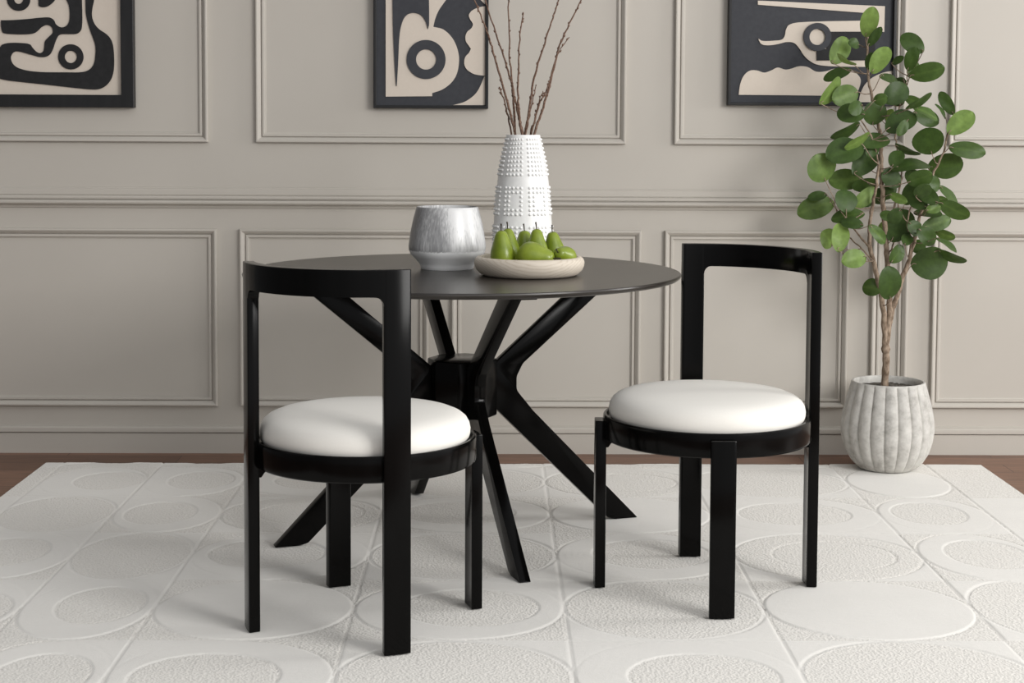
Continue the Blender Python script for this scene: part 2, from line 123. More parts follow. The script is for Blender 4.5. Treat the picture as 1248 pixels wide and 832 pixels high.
def smooth_outline(pts, sub=5, corner=55):
    n = len(pts); P = [Vector(p) for p in pts]; out = []
    isc = []
    for i in range(n):
        a = P[i]-P[i-1]; b = P[(i+1) % n]-P[i]
        isc.append(a.angle(b, 0) > math.radians(corner))
    for i in range(n):
        j = (i+1) % n; p1, p2 = P[i], P[j]; L = (p2-p1).length
        def tan(k):
            d = (P[(k+1) % n]-P[k-1]); return d.normalized()*L if d.length > 0 else d
        t1 = (p2-p1) if isc[i] else tan(i); t2 = (p2-p1) if isc[j] else tan(j)
        for s in range(sub):
            t = s/sub
            out.append((2*t**3-3*t*t+1)*p1+(t**3-2*t*t+t)*t1+(-2*t**3+3*t*t)*p2+(t**3-t*t)*t2)
    return out

def slab(outline, y0, y1, hole=None):
    """upright slab: outline in (x, z), from y0 (front) to y1 (back)"""
    bm = bmesh.new()
    f = [bm.verts.new((p[0], y0, p[1])) for p in outline]; b = [bm.verts.new((p[0], y1, p[1])) for p in outline]
    bm.faces.new(f); bm.faces.new(b[::-1])
    n = len(f)
    for i in range(n): bm.faces.new((f[i], b[i], b[(i+1) % n], f[(i+1) % n]))
    return bm

# ------------------------------------------------------------------ materials
def mat(name, col, rough=.5, spec=.5, **kw):
    m = bpy.data.materials.new(name); m.use_nodes = True
    b = m.node_tree.nodes['Principled BSDF']
    b.inputs['Base Color'].default_value = (*col, 1); b.inputs['Roughness'].default_value = rough
    b.inputs['Specular IOR Level'].default_value = spec
    for k, v in kw.items(): b.inputs[k].default_value = v
    return m, m.node_tree, b
def N(nt, t, **kw):
    n = nt.nodes.new(t)
    for k, v in kw.items():
        if k in n.inputs: n.inputs[k].default_value = v
        else: setattr(n, k, v)
    return n
def coords(nt, scale=(1, 1, 1), kind='Object'):
    tc = N(nt, 'ShaderNodeTexCoord'); mp = N(nt, 'ShaderNodeMapping'); mp.inputs['Scale'].default_value = scale
    nt.links.new(tc.outputs[kind], mp.inputs['Vector']); return mp.outputs['Vector']
def noise(nt, vec, scale, detail=4, rough=.55):
    n = N(nt, 'ShaderNodeTexNoise'); n.inputs['Scale'].default_value = scale; n.inputs['Detail'].default_value = detail
    n.inputs['Roughness'].default_value = rough; nt.links.new(vec, n.inputs['Vector']); return n.outputs['Fac']
def ramp(nt, fac, stops):
    r = N(nt, 'ShaderNodeValToRGB'); e = r.color_ramp.elements
    while len(e) < len(stops): e.new(.5)
    for el, (p, c) in zip(e, stops): el.position = p; el.color = (*c, 1)
    nt.links.new(fac, r.inputs['Fac']); return r.outputs['Color']
def bump(nt, b, h, strength=.2, dist=.002):
    n = N(nt, 'ShaderNodeBump'); n.inputs['Strength'].default_value = strength; n.inputs['Distance'].default_value = dist
    nt.links.new(h, n.inputs['Height']); nt.links.new(n.outputs['Normal'], b.inputs['Normal'])
def varied(name, c1, c2, scale, rough=.5, spec=.5, stretch=(1, 1, 1), lo=.35, hi=.65, bs=0, bd=.002, kind='Object', detail=5):
    m, nt, b = mat(name, c1, rough, spec)
    v = coords(nt, stretch, kind); f = noise(nt, v, scale, detail)
    nt.links.new(ramp(nt, f, [(lo, c1), (hi, c2)]), b.inputs['Base Color'])
    if bs: bump(nt, b, f, bs, bd)
    return m

M = {}
M['paint'] = varied('greige_wall_paint', (.484, .452, .405), (.496, .464, .417), 3, .5, .3)
M['black'] = varied('black_lacquered_wood', (.0018, .0017, .0016), (.0026, .0024, .0023), 30, .16, .12, (1, 1, .08))
M['top'] = varied('black_brown_table_wood', (.0145, .0110, .0085), (.021, .016, .0122), 14, .28, .62, (.12, 1, 1))
M['cushion'] = varied('white_upholstery', (.80, .775, .725), (.82, .795, .745), 420, .85, .15, bs=.12, bd=.0008)
M['frame_black'] = varied('black_frame_wood', (.010, .010, .011), (.014, .014, .015), 40, .45, .35, (1, 1, .2))
M['navy'] = varied('charcoal_art_board', (.040, .042, .049), (.047, .049, .056), 60, .7, .3)
M['artblack'] = varied('black_art_board', (.014, .014, .015), (.019, .019, .020), 60, .7, .3)
M['cream'] = varied('cream_art_board', (.615, .545, .47), (.63, .56, .485), 90, .8, .2)
M['vase'] = varied('white_glazed_ceramic', (.80, .80, .79), (.86, .86, .85), 40, .35, .45)
M['pear_stem'] = varied('dark_pear_stem', (.025, .018, .01), (.05, .035, .02), 200, .6)
M['twig'] = varied('brown_twig_bark', (.085, .042, .026), (.20, .125, .09), 160, .7, .3, bs=.4, bd=.001)
M['bark'] = varied('tan_tree_bark', (.15, .105, .072), (.36, .28, .21), 90, .85, .2, (1, 1, .5), bs=.6, bd=.003)
M['soil'] = varied('grey_brown_soil', (.05, .045, .038), (.16, .145, .125), 160, .95, .1, bs=.9, bd=.006)

# pale wood tray with curved grain
m, nt, b = mat('pale_oak', (.6, .5, .4), .6, .3); v = coords(nt, (1, 2.2, 5))
w = N(nt, 'ShaderNodeTexWave'); w.wave_type = 'RINGS'; w.inputs['Scale'].default_value = 13.0; w.inputs['Distortion'].default_value = 5; w.inputs['Detail'].default_value = 2; w.inputs['Detail Scale'].default_value = 1.2
nt.links.new(v, w.inputs['Vector'])
nt.links.new(ramp(nt, w.outputs['Fac'], [(0, (.54, .465, .375)), (.1, (.60, .53, .44)), (.5, (.625, .555, .465)), (1, (.645, .575, .485))]), b.inputs['Base Color']); M['oak'] = m

# grey streaked glaze, plain white below the glaze line
m, nt, b = mat('streaked_grey_glaze', (.7, .7, .7), .3, .5)
v = coords(nt, (1, 1, .012)); f = noise(nt, v, 270, 2, .6); f2 = noise(nt, coords(nt, (1, 1, .18)), 9, 0)
mx = N(nt, 'ShaderNodeMath', operation='MULTIPLY_ADD'); nt.links.new(f2, mx.inputs[0]); mx.inputs[1].default_value = 1.3; hf = N(nt, 'ShaderNodeMath', operation='MULTIPLY'); hf.inputs[1].default_value = .42; nt.links.new(f, hf.inputs[0]); nt.links.new(hf.outputs[0], mx.inputs[2])
col = ramp(nt, mx.outputs[0], [(.62, (.20, .20, .205)), (.82, (.34, .34, .345)), (1.0, (.68, .68, .68))])
tc = N(nt, 'ShaderNodeTexCoord'); sx = N(nt, 'ShaderNodeSeparateXYZ'); nt.links.new(tc.outputs['Object'], sx.inputs[0])
fj = N(nt, 'ShaderNodeMath', operation='MULTIPLY_ADD'); nt.links.new(f, fj.inputs[0]); fj.inputs[1].default_value = .012; nt.links.new(sx.outputs['Z'], fj.inputs[2])
gt = N(nt, 'ShaderNodeMapRange'); gt.inputs['From Min'].default_value = .0590; gt.inputs['From Max'].default_value = .0625; nt.links.new(fj.outputs[0], gt.inputs['Value'])
mixc = N(nt, 'ShaderNodeMix', data_type='RGBA'); nt.links.new(gt.outputs[0], mixc.inputs['Factor'])
mixc.inputs['A'].default_value = (.92, .925, .925, 1); nt.links.new(col, mixc.inputs['B']); nt.links.new(mixc.outputs['Result'], b.inputs['Base Color']); M['glaze'] = m

# pear skin
m, nt, b = mat('green_pear_skin', (.25, .38, .03), .32, .5)
f = noise(nt, coords(nt), 22, 3); f2 = noise(nt, coords(nt), 420, 2)
c1 = ramp(nt, f, [(.3, (.150, .210, .012)), (.7, (.255, .320, .032))])
mixc = N(nt, 'ShaderNodeMix', data_type='RGBA'); mr = N(nt, 'ShaderNodeMapRange'); mr.inputs['From Min'].default_value = .62; mr.inputs['From Max'].default_value = .72; mr.inputs['To Max'].default_value = .5
nt.links.new(f2, mr.inputs['Value']); nt.links.new(mr.outputs[0], mixc.inputs['Factor']); nt.links.new(c1, mixc.inputs['A']); mixc.inputs['B'].default_value = (.12, .16, .015, 1)
nt.links.new(mixc.outputs['Result'], b.inputs['Base Color']); b.inputs['Subsurface Weight'].default_value = .08; b.inputs['Subsurface Radius'].default_value = (.01, .01, .004); M['pear'] = m

# concrete planter
m, nt, b = mat('weathered_grey_concrete', (.5, .48, .45), .9, .2)
v = coords(nt); f = noise(nt, v, 28, 8, .7); f2 = noise(nt, v, 7, 4)
ad = N(nt, 'ShaderNodeMath', operation='MULTIPLY_ADD'); nt.links.new(f2, ad.inputs[0]); ad.inputs[1].default_value = .6; nt.links.new(f, ad.inputs[2])
nt.links.new(ramp(nt, ad.outputs[0], [(.55, (.34, .325, .30)), (.76, (.50, .485, .455)), (1.0, (.60, .585, .55))]), b.inputs['Base Color']); bump(nt, b, f, .35, .004); M['concrete'] = m

# leaves: old to young leaf colour, plus light and shade on leaves painted into the tone, paler undersides, some translucency
m, nt, b = mat('rubbery_green_leaf', (.05, .12, .02), .42, .28)
at = N(nt, 'ShaderNodeAttribute', attribute_name='age_light'); f = noise(nt, coords(nt), 60, 3)
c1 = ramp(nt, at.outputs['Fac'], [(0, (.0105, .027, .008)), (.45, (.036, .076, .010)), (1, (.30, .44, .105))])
geo = N(nt, 'ShaderNodeNewGeometry'); mixc = N(nt, 'ShaderNodeMix', data_type='RGBA'); bk = N(nt, 'ShaderNodeMath', operation='MULTIPLY'); bk.inputs[1].default_value = .35
nt.links.new(geo.outputs['Backfacing'], bk.inputs[0]); nt.links.new(bk.outputs[0], mixc.inputs['Factor']); nt.links.new(c1, mixc.inputs['A']); mixc.inputs['B'].default_value = (.12, .20, .05, 1)
mv = N(nt, 'ShaderNodeMix', data_type='RGBA', blend_type='MULTIPLY'); mv.inputs['Factor'].default_value = 1; nt.links.new(mixc.outputs['Result'], mv.inputs['A'])
nt.links.new(ramp(nt, f, [(.3, (.8, .8, .8)), (.7, (1.1, 1.1, 1.1))]), mv.inputs['B'])
nt.links.new(mv.outputs['Result'], b.inputs['Base Color'])
tr = N(nt, 'ShaderNodeBsdfTranslucent'); nt.links.new(mv.outputs['Result'], tr.inputs['Color'])
ms = N(nt, 'ShaderNodeMixShader'); ms.inputs[0].default_value = .18
out = nt.nodes['Material Output']; nt.links.new(b.outputs[0], ms.inputs[1]); nt.links.new(tr.outputs[0], ms.inputs[2]); nt.links.new(ms.outputs[0], out.inputs['Surface']); M['leaf'] = m

# rug: cut pile / looped pile by vertex attribute
m, nt, b = mat('cream_carved_wool', (.74, .72, .68), .95, .1)
b.inputs['Sheen Weight'].default_value = .25; b.inputs['Sheen Roughness'].default_value = .5
at = N(nt, 'ShaderNodeAttribute', attribute_name='loop'); v = coords(nt)
v1 = N(nt, 'ShaderNodeTexVoronoi'); v1.inputs['Scale'].default_value = 150; nt.links.new(v, v1.inputs['Vector'])
f2 = noise(nt, v, 260, 4, .7); f3 = noise(nt, v, 9, 3)
ml = N(nt, 'ShaderNodeMath', operation='MULTIPLY'); nt.links.new(v1.outputs['Distance'], ml.inputs[0]); nt.links.new(at.outputs['Fac'], ml.inputs[1])
ad = N(nt, 'ShaderNodeMath', operation='MULTIPLY_ADD'); nt.links.new(f2, ad.inputs[0]); ad.inputs[1].default_value = .35
nt.links.new(ml.outputs[0], ad.inputs[2])
bump(nt, b, ad.outputs[0], .42, .004)
c1 = ramp(nt, f3, [(.3, (.755, .735, .695)), (.7, (.775, .755, .715))]); c2 = ramp(nt, f2, [(.25, (.70, .675, .63)), (.7, (.77, .745, .70))])
mixc = N(nt, 'ShaderNodeMix', data_type='RGBA'); nt.links.new(at.outputs['Fac'], mixc.inputs['Factor']); nt.links.new(c1, mixc.inputs['A']); nt.links.new(c2, mixc.inputs['B'])
nt.links.new(mixc.outputs['Result'], b.inputs['Base Color']); M['rug'] = m

# wooden floor
m, nt, b = mat('brown_wood_planks', (.15, .08, .05), .42, .4)
v = coords(nt); br = N(nt, 'ShaderNodeTexBrick'); br.offset = .37; br.inputs['Scale'].default_value = 1
br.inputs['Brick Width'].default_value = 1.1; br.inputs['Row Height'].default_value = .12; br.inputs['Mortar Size'].default_value = .0015
br.inputs['Color1'].default_value = (.150, .075, .046, 1); br.inputs['Color2'].default_value = (.245, .13, .083, 1); br.inputs['Mortar'].default_value = (.05, .025, .015, 1)
nt.links.new(v, br.inputs['Vector']); f = noise(nt, coords(nt, (1.5, 16, 1)), 5, 6)
mv = N(nt, 'ShaderNodeMix', data_type='RGBA', blend_type='MULTIPLY'); mv.inputs['Factor'].default_value = 1
nt.links.new(br.outputs['Color'], mv.inputs['A']); nt.links.new(ramp(nt, f, [(.3, (.65, .65, .65)), (.7, (1.1, 1.1, 1.1))]), mv.inputs['B'])
nt.links.new(mv.outputs['Result'], b.inputs['Base Color']); bump(nt, b, f, .1, .002); M['floor'] = m

# ------------------------------------------------------------------ the setting
WY = 5.5742
bm = bmesh.new(); box(bm, -4.2, 4.2, WY, WY+.12, -.05, 2.7); struct(mk('wall_back', bm, M['paint']))
bm = bmesh.new(); box(bm, -4.2, 4.2, -.6, WY+.12, -.1, 0); struct(mk('floor', bm, M['floor']))

def run_profile(name, prof, x0=-4.2, x1=4.2):
    bm = bmesh.new()
    A = [bm.verts.new((x0, WY-d, z)) for d, z in prof]; B = [bm.verts.new((x1, WY-d, z)) for d, z in prof]
    for i in range(len(prof)-1): bm.faces.new((A[i], B[i], B[i+1], A[i+1]))
    bm.faces.new(A); bm.faces.new(B[::-1])
    return struct(mk(name, bm, M['paint'], sharp=25))
run_profile('baseboard_back', [(-.001, 0), (.013, 0), (.013, .0725), (.007, .0735), (.007, .0755), (.018, .0768), (.0185, .080), (.0175, .092), (.013, .0965), (.004, .0985), (.004, .1005), (-.001, .102)])
run_profile('trim_1', [(-.001, .880), (.006, .8805), (.008, .885), (.012, .890), (.024, .8925), (.030, .897), (.031, .902), (.027, .9065), (.014, .908), (.013, .9115), (.021, .9125), (.022, .919), (.019, .9225), (.011, .9235), (.0085, .9245), (.0085, .926), (.0115, .927), (.0115, .9465), (.0085, .949), (.0035, .950), (.0035, .953), (-.001, .955)])

MOLD = [(0, -.001), (0, .016), (.002, .0185), (.006, .019), (.009, .0175), (.0175, .0085), (.0185, .003), (.020, .003), (.0215, .0085), (.023, .0095), (.029, .0095), (.0305, .008), (.0315, .003), (.035, .0022), (.036, -.001)]
def panel(n, x0, x1, z0, z1):
    bm = bmesh.new(); rings = []
    for w, d in MOLD:
        rings.append([bm.verts.new((x, WY-d, z)) for x, z in ((x0+w, z0+w), (x1-w, z0+w), (x1-w, z1-w), (x0+w, z1-w))])
    for A, B in zip(rings, rings[1:]):
        for k in range(4): bm.faces.new((A[k], A[(k+1) % 4], B[(k+1) % 4], B[k]))
    struct(mk('trim_%d' % n, bm, M['paint'], sharp=20))
k = 2
for x0, x1 in ((-2.35, -1.008), (-.838, .473), (.646, 1.466), (1.626, 2.9)): panel(k, x0, x1, 1.114, 2.35); k += 1
for x0, x1 in ((-2.35, -.980), (-.898, -.227), (-.143, .532), (.617, 1.275), (1.361, 1.489), (1.579, 2.9)): panel(k, x0, x1, .171, .806); k += 1

# ------------------------------------------------------------------ rug
def make_rug():
    x0, x1, y0, y1 = -1.540, 1.706, 2.45, 5.372; st = .0045
    nx = int((x1-x0)/st)+1; ny = int((y1-y0)/st)+1
    X, Y = np.meshgrid(np.linspace(x0, x1, nx), np.linspace(y0, y1, ny))
    cols = [x0, -1.475, -1.135, -.815, -.332, .178, .665, 1.176, 1.512, x1]
    rows = [2.45, 2.54, 3.02, 3.495, 3.970, 4.440, 4.880, 5.300, y1]
    hi, lo = .0072, .0054
    Z = np.full(X.shape, .006); L = np.zeros(X.shape)
    rng = random.Random(5)
    def put(mask, z, l): Z[mask] = z; L[mask] = l
    # kind of cell: 0 smooth oval with looped inner oval, 1 looped oval on smooth ground, 2 plain smooth oval on looped ground, 3 looped oval with inner ring
    K = {(1, 6): (0, .72, .1, .1), (1, 5): (1, 0, 0, 0), (1, 4): (0, -.3, .3, 0), (1, 3): (0, .5, -.2, 0), (1, 2): (1, 0, 0, 0),
         (2, 6): (0, .3, .2, 0), (2, 5): (0, -.35, .1, 0), (2, 4): (1, 0, 0, 0), (2, 3): (0, .4, .3, 0), (2, 2): (0, .3, 0, 0),
         (3, 6): (0, .2, .2, 0), (3, 5): (3, .3, .2, 0), (3, 4): (0, -.4, .2, 0), (3, 3): (2, 0, 0, 0), (3, 2): (0, -.35, 0, 0),
         (4, 6): (1, 0, 0, 0), (4, 5): (0, -.2, .2, 0), (4, 4): (1, 0, 0, 0), (4, 3): (0, .25, .1, 0), (4, 2): (1, 0, 0, 0),
         (5, 6): (3, .3, 0, 0), (5, 5): (2, 0, 0, 0), (5, 4): (0, .2, .2, 0), (5, 3): (1, .2, 0, 0), (5, 2): (0, .35, 0, 0),
         (6, 6): (1, 0, 0, 0), (6, 5): (0, 0, .1, 0), (6, 4): (3, .2, .1, 0), (6, 3): (2, 0, 0, 0), (6, 2): (1, 0, 0, 0),
         (7, 6): (2, 0, 0, 0), (7, 5): (0, -.2, .2, 0), (7, 4): (0, .3, .2, 0), (7, 3): (1, 0, 0, 0), (7, 2): (2, 0, 0, 0)}
    G = np.zeros(X.shape)
    def ell(cx, cy, rx, ry): return np.sqrt(((X-cx)/rx)**2+((Y-cy)/ry)**2)
    def groove(e, r):
        np.maximum(G, np.exp(-((e-1)*r/.0055)**2), out=G)
    for i in range(len(cols)-1):
        for j in range(len(rows)-1):
            a, b_, c, d = cols[i], cols[i+1], rows[j], rows[j+1]
            cell = (X >= a) & (X <= b_) & (Y >= c) & (Y <= d)
            if i in (0, 8):
                put(cell, hi-.001, 1 if (j % 3 == 0) else 0); continue
            kd, ox, oy, _ = K.get((i, j), (rng.randint(0, 3), .2, .1, 0))
            cx, cy, rx, ry = (a+b_)/2, (c+d)/2, (b_-a)/2*.995, (d-c)/2*.985
            e = ell(cx, cy, rx, ry)
            fx, fy = cx+ox*rx*.4, cy+oy*ry*.4
            e2 = ell(fx, fy, rx*.66, ry*.62)
            quad = (X > cx)*2+(Y > cy)*1; qs = [rng.random() < .55 for _ in range(4)]; qm = np.array(qs)[quad.astype(int)]
            if kd == 0: put(cell & qm, lo+.0008, 1); put(cell & ~qm, hi-.0002, 0); put(cell & (e < 1), hi, 0); put(cell & (e < 1) & (e2 < 1), lo, 1)
            elif kd == 1: put(cell, hi, 0); put(cell & (e < .97), lo, 1)
            elif kd == 2: put(cell, lo, 1); put(cell & (e < 1), hi, 0)
            else: put(cell, hi-.001, 0); put(cell & (e < 1), lo, 1); put(cell & (e2 < 1), lo-.001, 1)
            g2 = np.where(cell, 1.0, 0.0)
            G[:] = np.maximum(G, g2*np.exp(-((e-1)*min(rx, ry)/.0028)**2)*np.where(qm | (kd != 0), 1., .2))
            if kd in (0, 3): G[:] = np.maximum(G, g2*np.exp(-((e2-1)*min(rx, ry)*.64/.0028)**2)*.7)
    for xs in cols[1:-1]: G = np.maximum(G, .9*np.exp(-((X-xs)/.0027)**2))
    for ys in rows[1:-1]: G = np.maximum(G, .3*np.exp(-((Y-ys)/.003)**2))
    # soften the steps a little
    for _ in range(1):
        Zp = np.pad(Z, 1, mode='edge'); Z = (Zp[:-2, 1:-1]+Zp[2:, 1:-1]+Zp[1:-1, :-2]+Zp[1:-1, 2:]+2*Z)/6
    Z = Z-.0030*G
    rs = np.random.RandomState(3)
    Z += L*rs.normal(0, .00022, Z.shape)+rs.normal(0, .00012, Z.shape)
    wob = np.interp(np.arange(nx), np.arange(0, nx, 9), rs.normal(0, .0025, len(np.arange(0, nx, 9))))
    Y[-1, :] += wob; Y[-2, :] += wob*.6
    Z = np.clip(Z, .0015, .0077)
    top = np.stack([X, Y, Z], -1).reshape(-1, 3)
    idx = np.arange(nx*ny).reshape(ny, nx)
    q = np.stack([idx[:-1, :-1], idx[:-1, 1:], idx[1:, 1:], idx[1:, :-1]], -1).reshape(-1, 4)
    border = np.concatenate([idx[0, :], idx[1:, -1], idx[-1, -2::-1], idx[-2:0:-1, 0]])
    low = top[border].copy(); low[:, 2] = .0005
    nb = len(border); li = np.arange(nb)+nx*ny
    side = np.stack([border, li, np.roll(li, -1), np.roll(border, -1)], -1)
    V = np.concatenate([top, low]); F = np.concatenate([q, side])
    me = bpy.data.meshes.new('rug')
    me.vertices.add(len(V)); me.vertices.foreach_set('co', V.astype(np.float32).ravel())
    me.loops.add(F.size); me.loops.foreach_set('vertex_index', F.astype(np.int32).ravel())
    me.polygons.add(len(F)); me.polygons.foreach_set('loop_start', np.arange(0, F.size, 4, dtype=np.int32))
    me.update(calc_edges=True)
    at = me.attributes.new('loop', 'FLOAT', 'POINT')
    at.data.foreach_set('value', np.concatenate([L.ravel(), np.zeros(nb)]).astype(np.float32))
    o = mk('rug', me, M['rug'], sharp=60)
    tag(o, 'large cream carved wool rug with overlapping ovals on the wooden floor', 'rug')
make_rug()

# ------------------------------------------------------------------ dining table
TX, TY, TA = -.0841, 4.46, .3231
table = thing('dining_table', 'round black dining table on four angled bracket legs, standing behind the two chairs', 'table', (TX, TY, 0), TA)
bm = bmesh.new(); R = .6226
lathe(bm, [(0, .744), (.575, .744), (.600, .7445), (.614, .747), (.6205, .752), (.6226, .757), (.6215, .7602), (.619, .762), (0, .762)], 160)
mk('tabletop', bm, M['top'], table, sharp=30)
bm = bmesh.new(); ap = .0935
lathe(bm, [(0, .346), (ap/math.cos(PI/8), .346), (ap/math.cos(PI/8), .511), (0, .511)], 8, M=Matrix.Rotation(PI/8, 4, 'Z'))
bevel(bm, .006, 3, 30); mk('hub', bm, M['black'], table, sharp=25)
LEG = [(.388, .744), (.484, .744), (.1800, .489), (.1610, .452), (.1610, .412), (.2125, .349), (.5470, .0079), (.476, .0079), (.452, .014), (.0990, .3600), (.0925, .368), (.0925, .4905)]
LR = [0, 0, .03, .03, .03, .03, .002, .01, .012, .004, .004, .004]
for k in range(4):
    ol = round_poly(LEG, LR, 6)
    bm = slab(ol, -.0148, .0148); bevel(bm, .0016, 2, 60)
    bmesh.ops.transform(bm, matrix=Matrix.Rotation(k*PI/2, 4, 'Z'), verts=bm.verts)
    mk('leg', bm, M['black'], table, sharp=28)
for k in range(4):
    bm = bmesh.new(); box(bm, .36, .53, -.034, .034, .7335, .744, Matrix.Rotation(k*PI/2, 4, 'Z')); bevel(bm, .002)
    mk('mounting_plate', bm, M['black'], table)

# ------------------------------------------------------------------ dining chairs
RL, TW_, TT, HC = .2711, .0591, .0264, .862
HW = TW_/2/RL
def arc_slab(a0, a1, ztop, zbot, n):
    """curved plank between two angles; zbot may be a function of the arc angle"""
    bm = bmesh.new(); cols = []
    for i in range(n+1):
        a = a0+(a1-a0)*i/n; zb = zbot(a) if callable(zbot) else zbot
        cols.append([bm.verts.new((r*math.cos(a), r*math.sin(a), z)) for r, z in ((RL-TT/2, zb), (RL+TT/2, zb), (RL+TT/2, ztop), (RL-TT/2, ztop))])
    for A, B in zip(cols, cols[1:]):
        for k in range(4): bm.faces.new((A[k], A[(k+1) % 4], B[(k+1) % 4], B[k]))
    bm.faces.new(cols[0][::-1]); bm.faces.new(cols[-1])
    return bm
def make_chair(label):
    t = thing('dining_chair', label, 'chair', group='black dining chairs with round white seats')
    bm = bmesh.new()
    lathe(bm, [(0, .396), (.236, .396), (.238, .390), (.241, .388), (.258, .388), (.2615, .391), (.2625, .395), (.2625, .440), (.2615, .445), (.258, .4475), (.2535, .4475), (.2515, .4445), (.2500, .437), (.2420, .434), (0, .434)], 128)
    mk('seat_frame', bm, M['black'], t, sharp=30)
    bm = bmesh.new()
    lathe(bm, [(0, .436), (.228, .436), (.240, .438), (.2445, .443), (.2474, .452), (.2478, .463), (.2456, .4745), (.2395, .4855), (.2290, .4940), (.2130, .5007), (.1900, .5050), (.1550, .5088), (.1100, .5112), (.0600, .5125), (.0250, .513), (0, .513)], 128)
    mk('seat_cushion', bm, M['cushion'], t, sharp=50)['label'] = 'round white upholstered seat cushion'
    for k, top in ((0, HC), (1, HC), (2, .4345), (3, .4345)):
        bm = arc_slab(k*PI/2-HW, k*PI/2+HW, top, .0079, 8); bevel(bm, .0022, 2, 50)
        mk('leg', bm, M['black'], t, sharp=30)
    fr = .020; a0, a1 = HW, PI/2-HW
    def zb(a):
        d = min(a-a0, a1-a)*RL
        if d < 0: return HC-.060-fr
        return HC-.060-(fr-math.sqrt(max(fr*fr-(fr-d)**2, 0)) if d < fr else 0)
    angs = None
    bm = bmesh.new(); cols = []
    ds = [-.003, 0, .0006, .0016, .003, .005, .0075, .0105, .0145, .020]
    arc = [a0+d/RL for d in ds]; arc = arc+[a0+.02/RL+(a1-a0-.04/RL)*i/26 for i in range(1, 26)]+[PI/2-x for x in arc[::-1]]
    for a in arc:
        z0 = zb(a)
        cols.append([bm.verts.new((r*math.cos(a), r*math.sin(a), z)) for r, z in ((RL-TT/2, z0), (RL+TT/2, z0), (RL+TT/2, HC), (RL-TT/2, HC))])
    for A, B in zip(cols, cols[1:]):
        for k in range(4): bm.faces.new((A[k], A[(k+1) % 4], B[(k+1) % 4], B[k]))
    bm.faces.new(cols[0][::-1]); bm.faces.new(cols[-1])
    bm.normal_update(); bmesh.ops.recalc_face_normals(bm, faces=bm.faces)
    es = [e for e in bm.edges if len(e.link_faces) == 2 and e.calc_face_angle(0) > 1.0 and all(abs(v.co.z-HC) < 1e-5 for v in e.verts) and abs(e.verts[0].co.xy.length-e.verts[1].co.xy.length) < 1e-4]
    bmesh.ops.bevel(bm, geom=es, offset=.0022, segments=2, profile=.5, affect='EDGES')
    mk('top_rail', bm, M['black'], t, sharp=30)
    for k in range(4):
        ol = round_poly([(.232, .3885), (.259, .3885), (.259, .366), (.251, .366), (.2435, .377), (.236, .380)], [0, 0, 0, .004, .008, .003], 4)
        bm = slab(ol, -.02, .02); bmesh.ops.transform(bm, matrix=Matrix.Rotation(k*PI/2, 4, 'Z'), verts=bm.verts)
        mk('corner_block', bm, M['black'], t)
    return t
ch = make_chair('black dining chair with round white cushion, on the right beside the potted tree')
ch.location = (.5466, 3.9311, 0); ch.rotation_euler = (0, 0, .0128)
dup(ch, (-.2972, 3.6609, 0), .333+PI, 'black dining chair with round white cushion seen from behind, left in front of the table')

# ------------------------------------------------------------------ things on the table
TZ = .762
vase = thing('vase', 'tall white ceramic vase with raised dots holding bare twigs, behind the pear tray', 'vase', (.0905, 4.62, TZ))
VP = [(.066, 0), (.074, .002), (.0775, .008), (.0845, .030), (.0868, .060), (.0872, .090), (.0868, .112), (.0845, .150), (.0818, .185), (.0765, .245), (.0715, .282), (.0650, .318), (.0575, .350), (.0515, .377), (.0502, .386)]
def vr(z):
    for (r0, z0), (r1, z1) in zip(VP, VP[1:]):
        if z0 <= z <= z1: return r0+(r1-r0)*(z-z0)/(z1-z0)
    return VP[-1][0]
bm = bmesh.new()
lathe(bm, [(0, 0)]+VP+[(.0490, .388), (.0465, .387), (.0455, .380), (.052, .340), (.066, .270), (.076, .180), (.079, .080), (.072, .012), (0, .010)], 96)
ncol = 40
rowz = [.016+.0128*i for i in range(29)]
for ri, z in enumerate(rowz):
    v_ = z
    if .127 < z < .150 or .243 < z < .262 or z > .380: continue
    r = vr(z)
    slope = (vr(min(z+.01, .385))-vr(z-.01))/.02
    for c in range(ncol):
        if c % 6 == 0: continue
        if c % 6 in (3, 4) and (.170 < z < .218): continue
        a = 2*PI*(c+.5)/ncol
        s = .0048*(.66+.34*r/.087)
        Mx = Matrix.Translation((r*math.cos(a), r*math.sin(a), z)) @ Matrix.Rotation(a, 4, 'Z') @ Matrix.Rotation(PI/2-math.atan(slope), 4, 'Y')
        lathe(bm, [(s, -.0004), (s*.86, s*.45), (s*.5, s*.8), (0, s*.92)], 8, M=Mx)
mk('vessel', bm, M['vase'], vase, sharp=50)

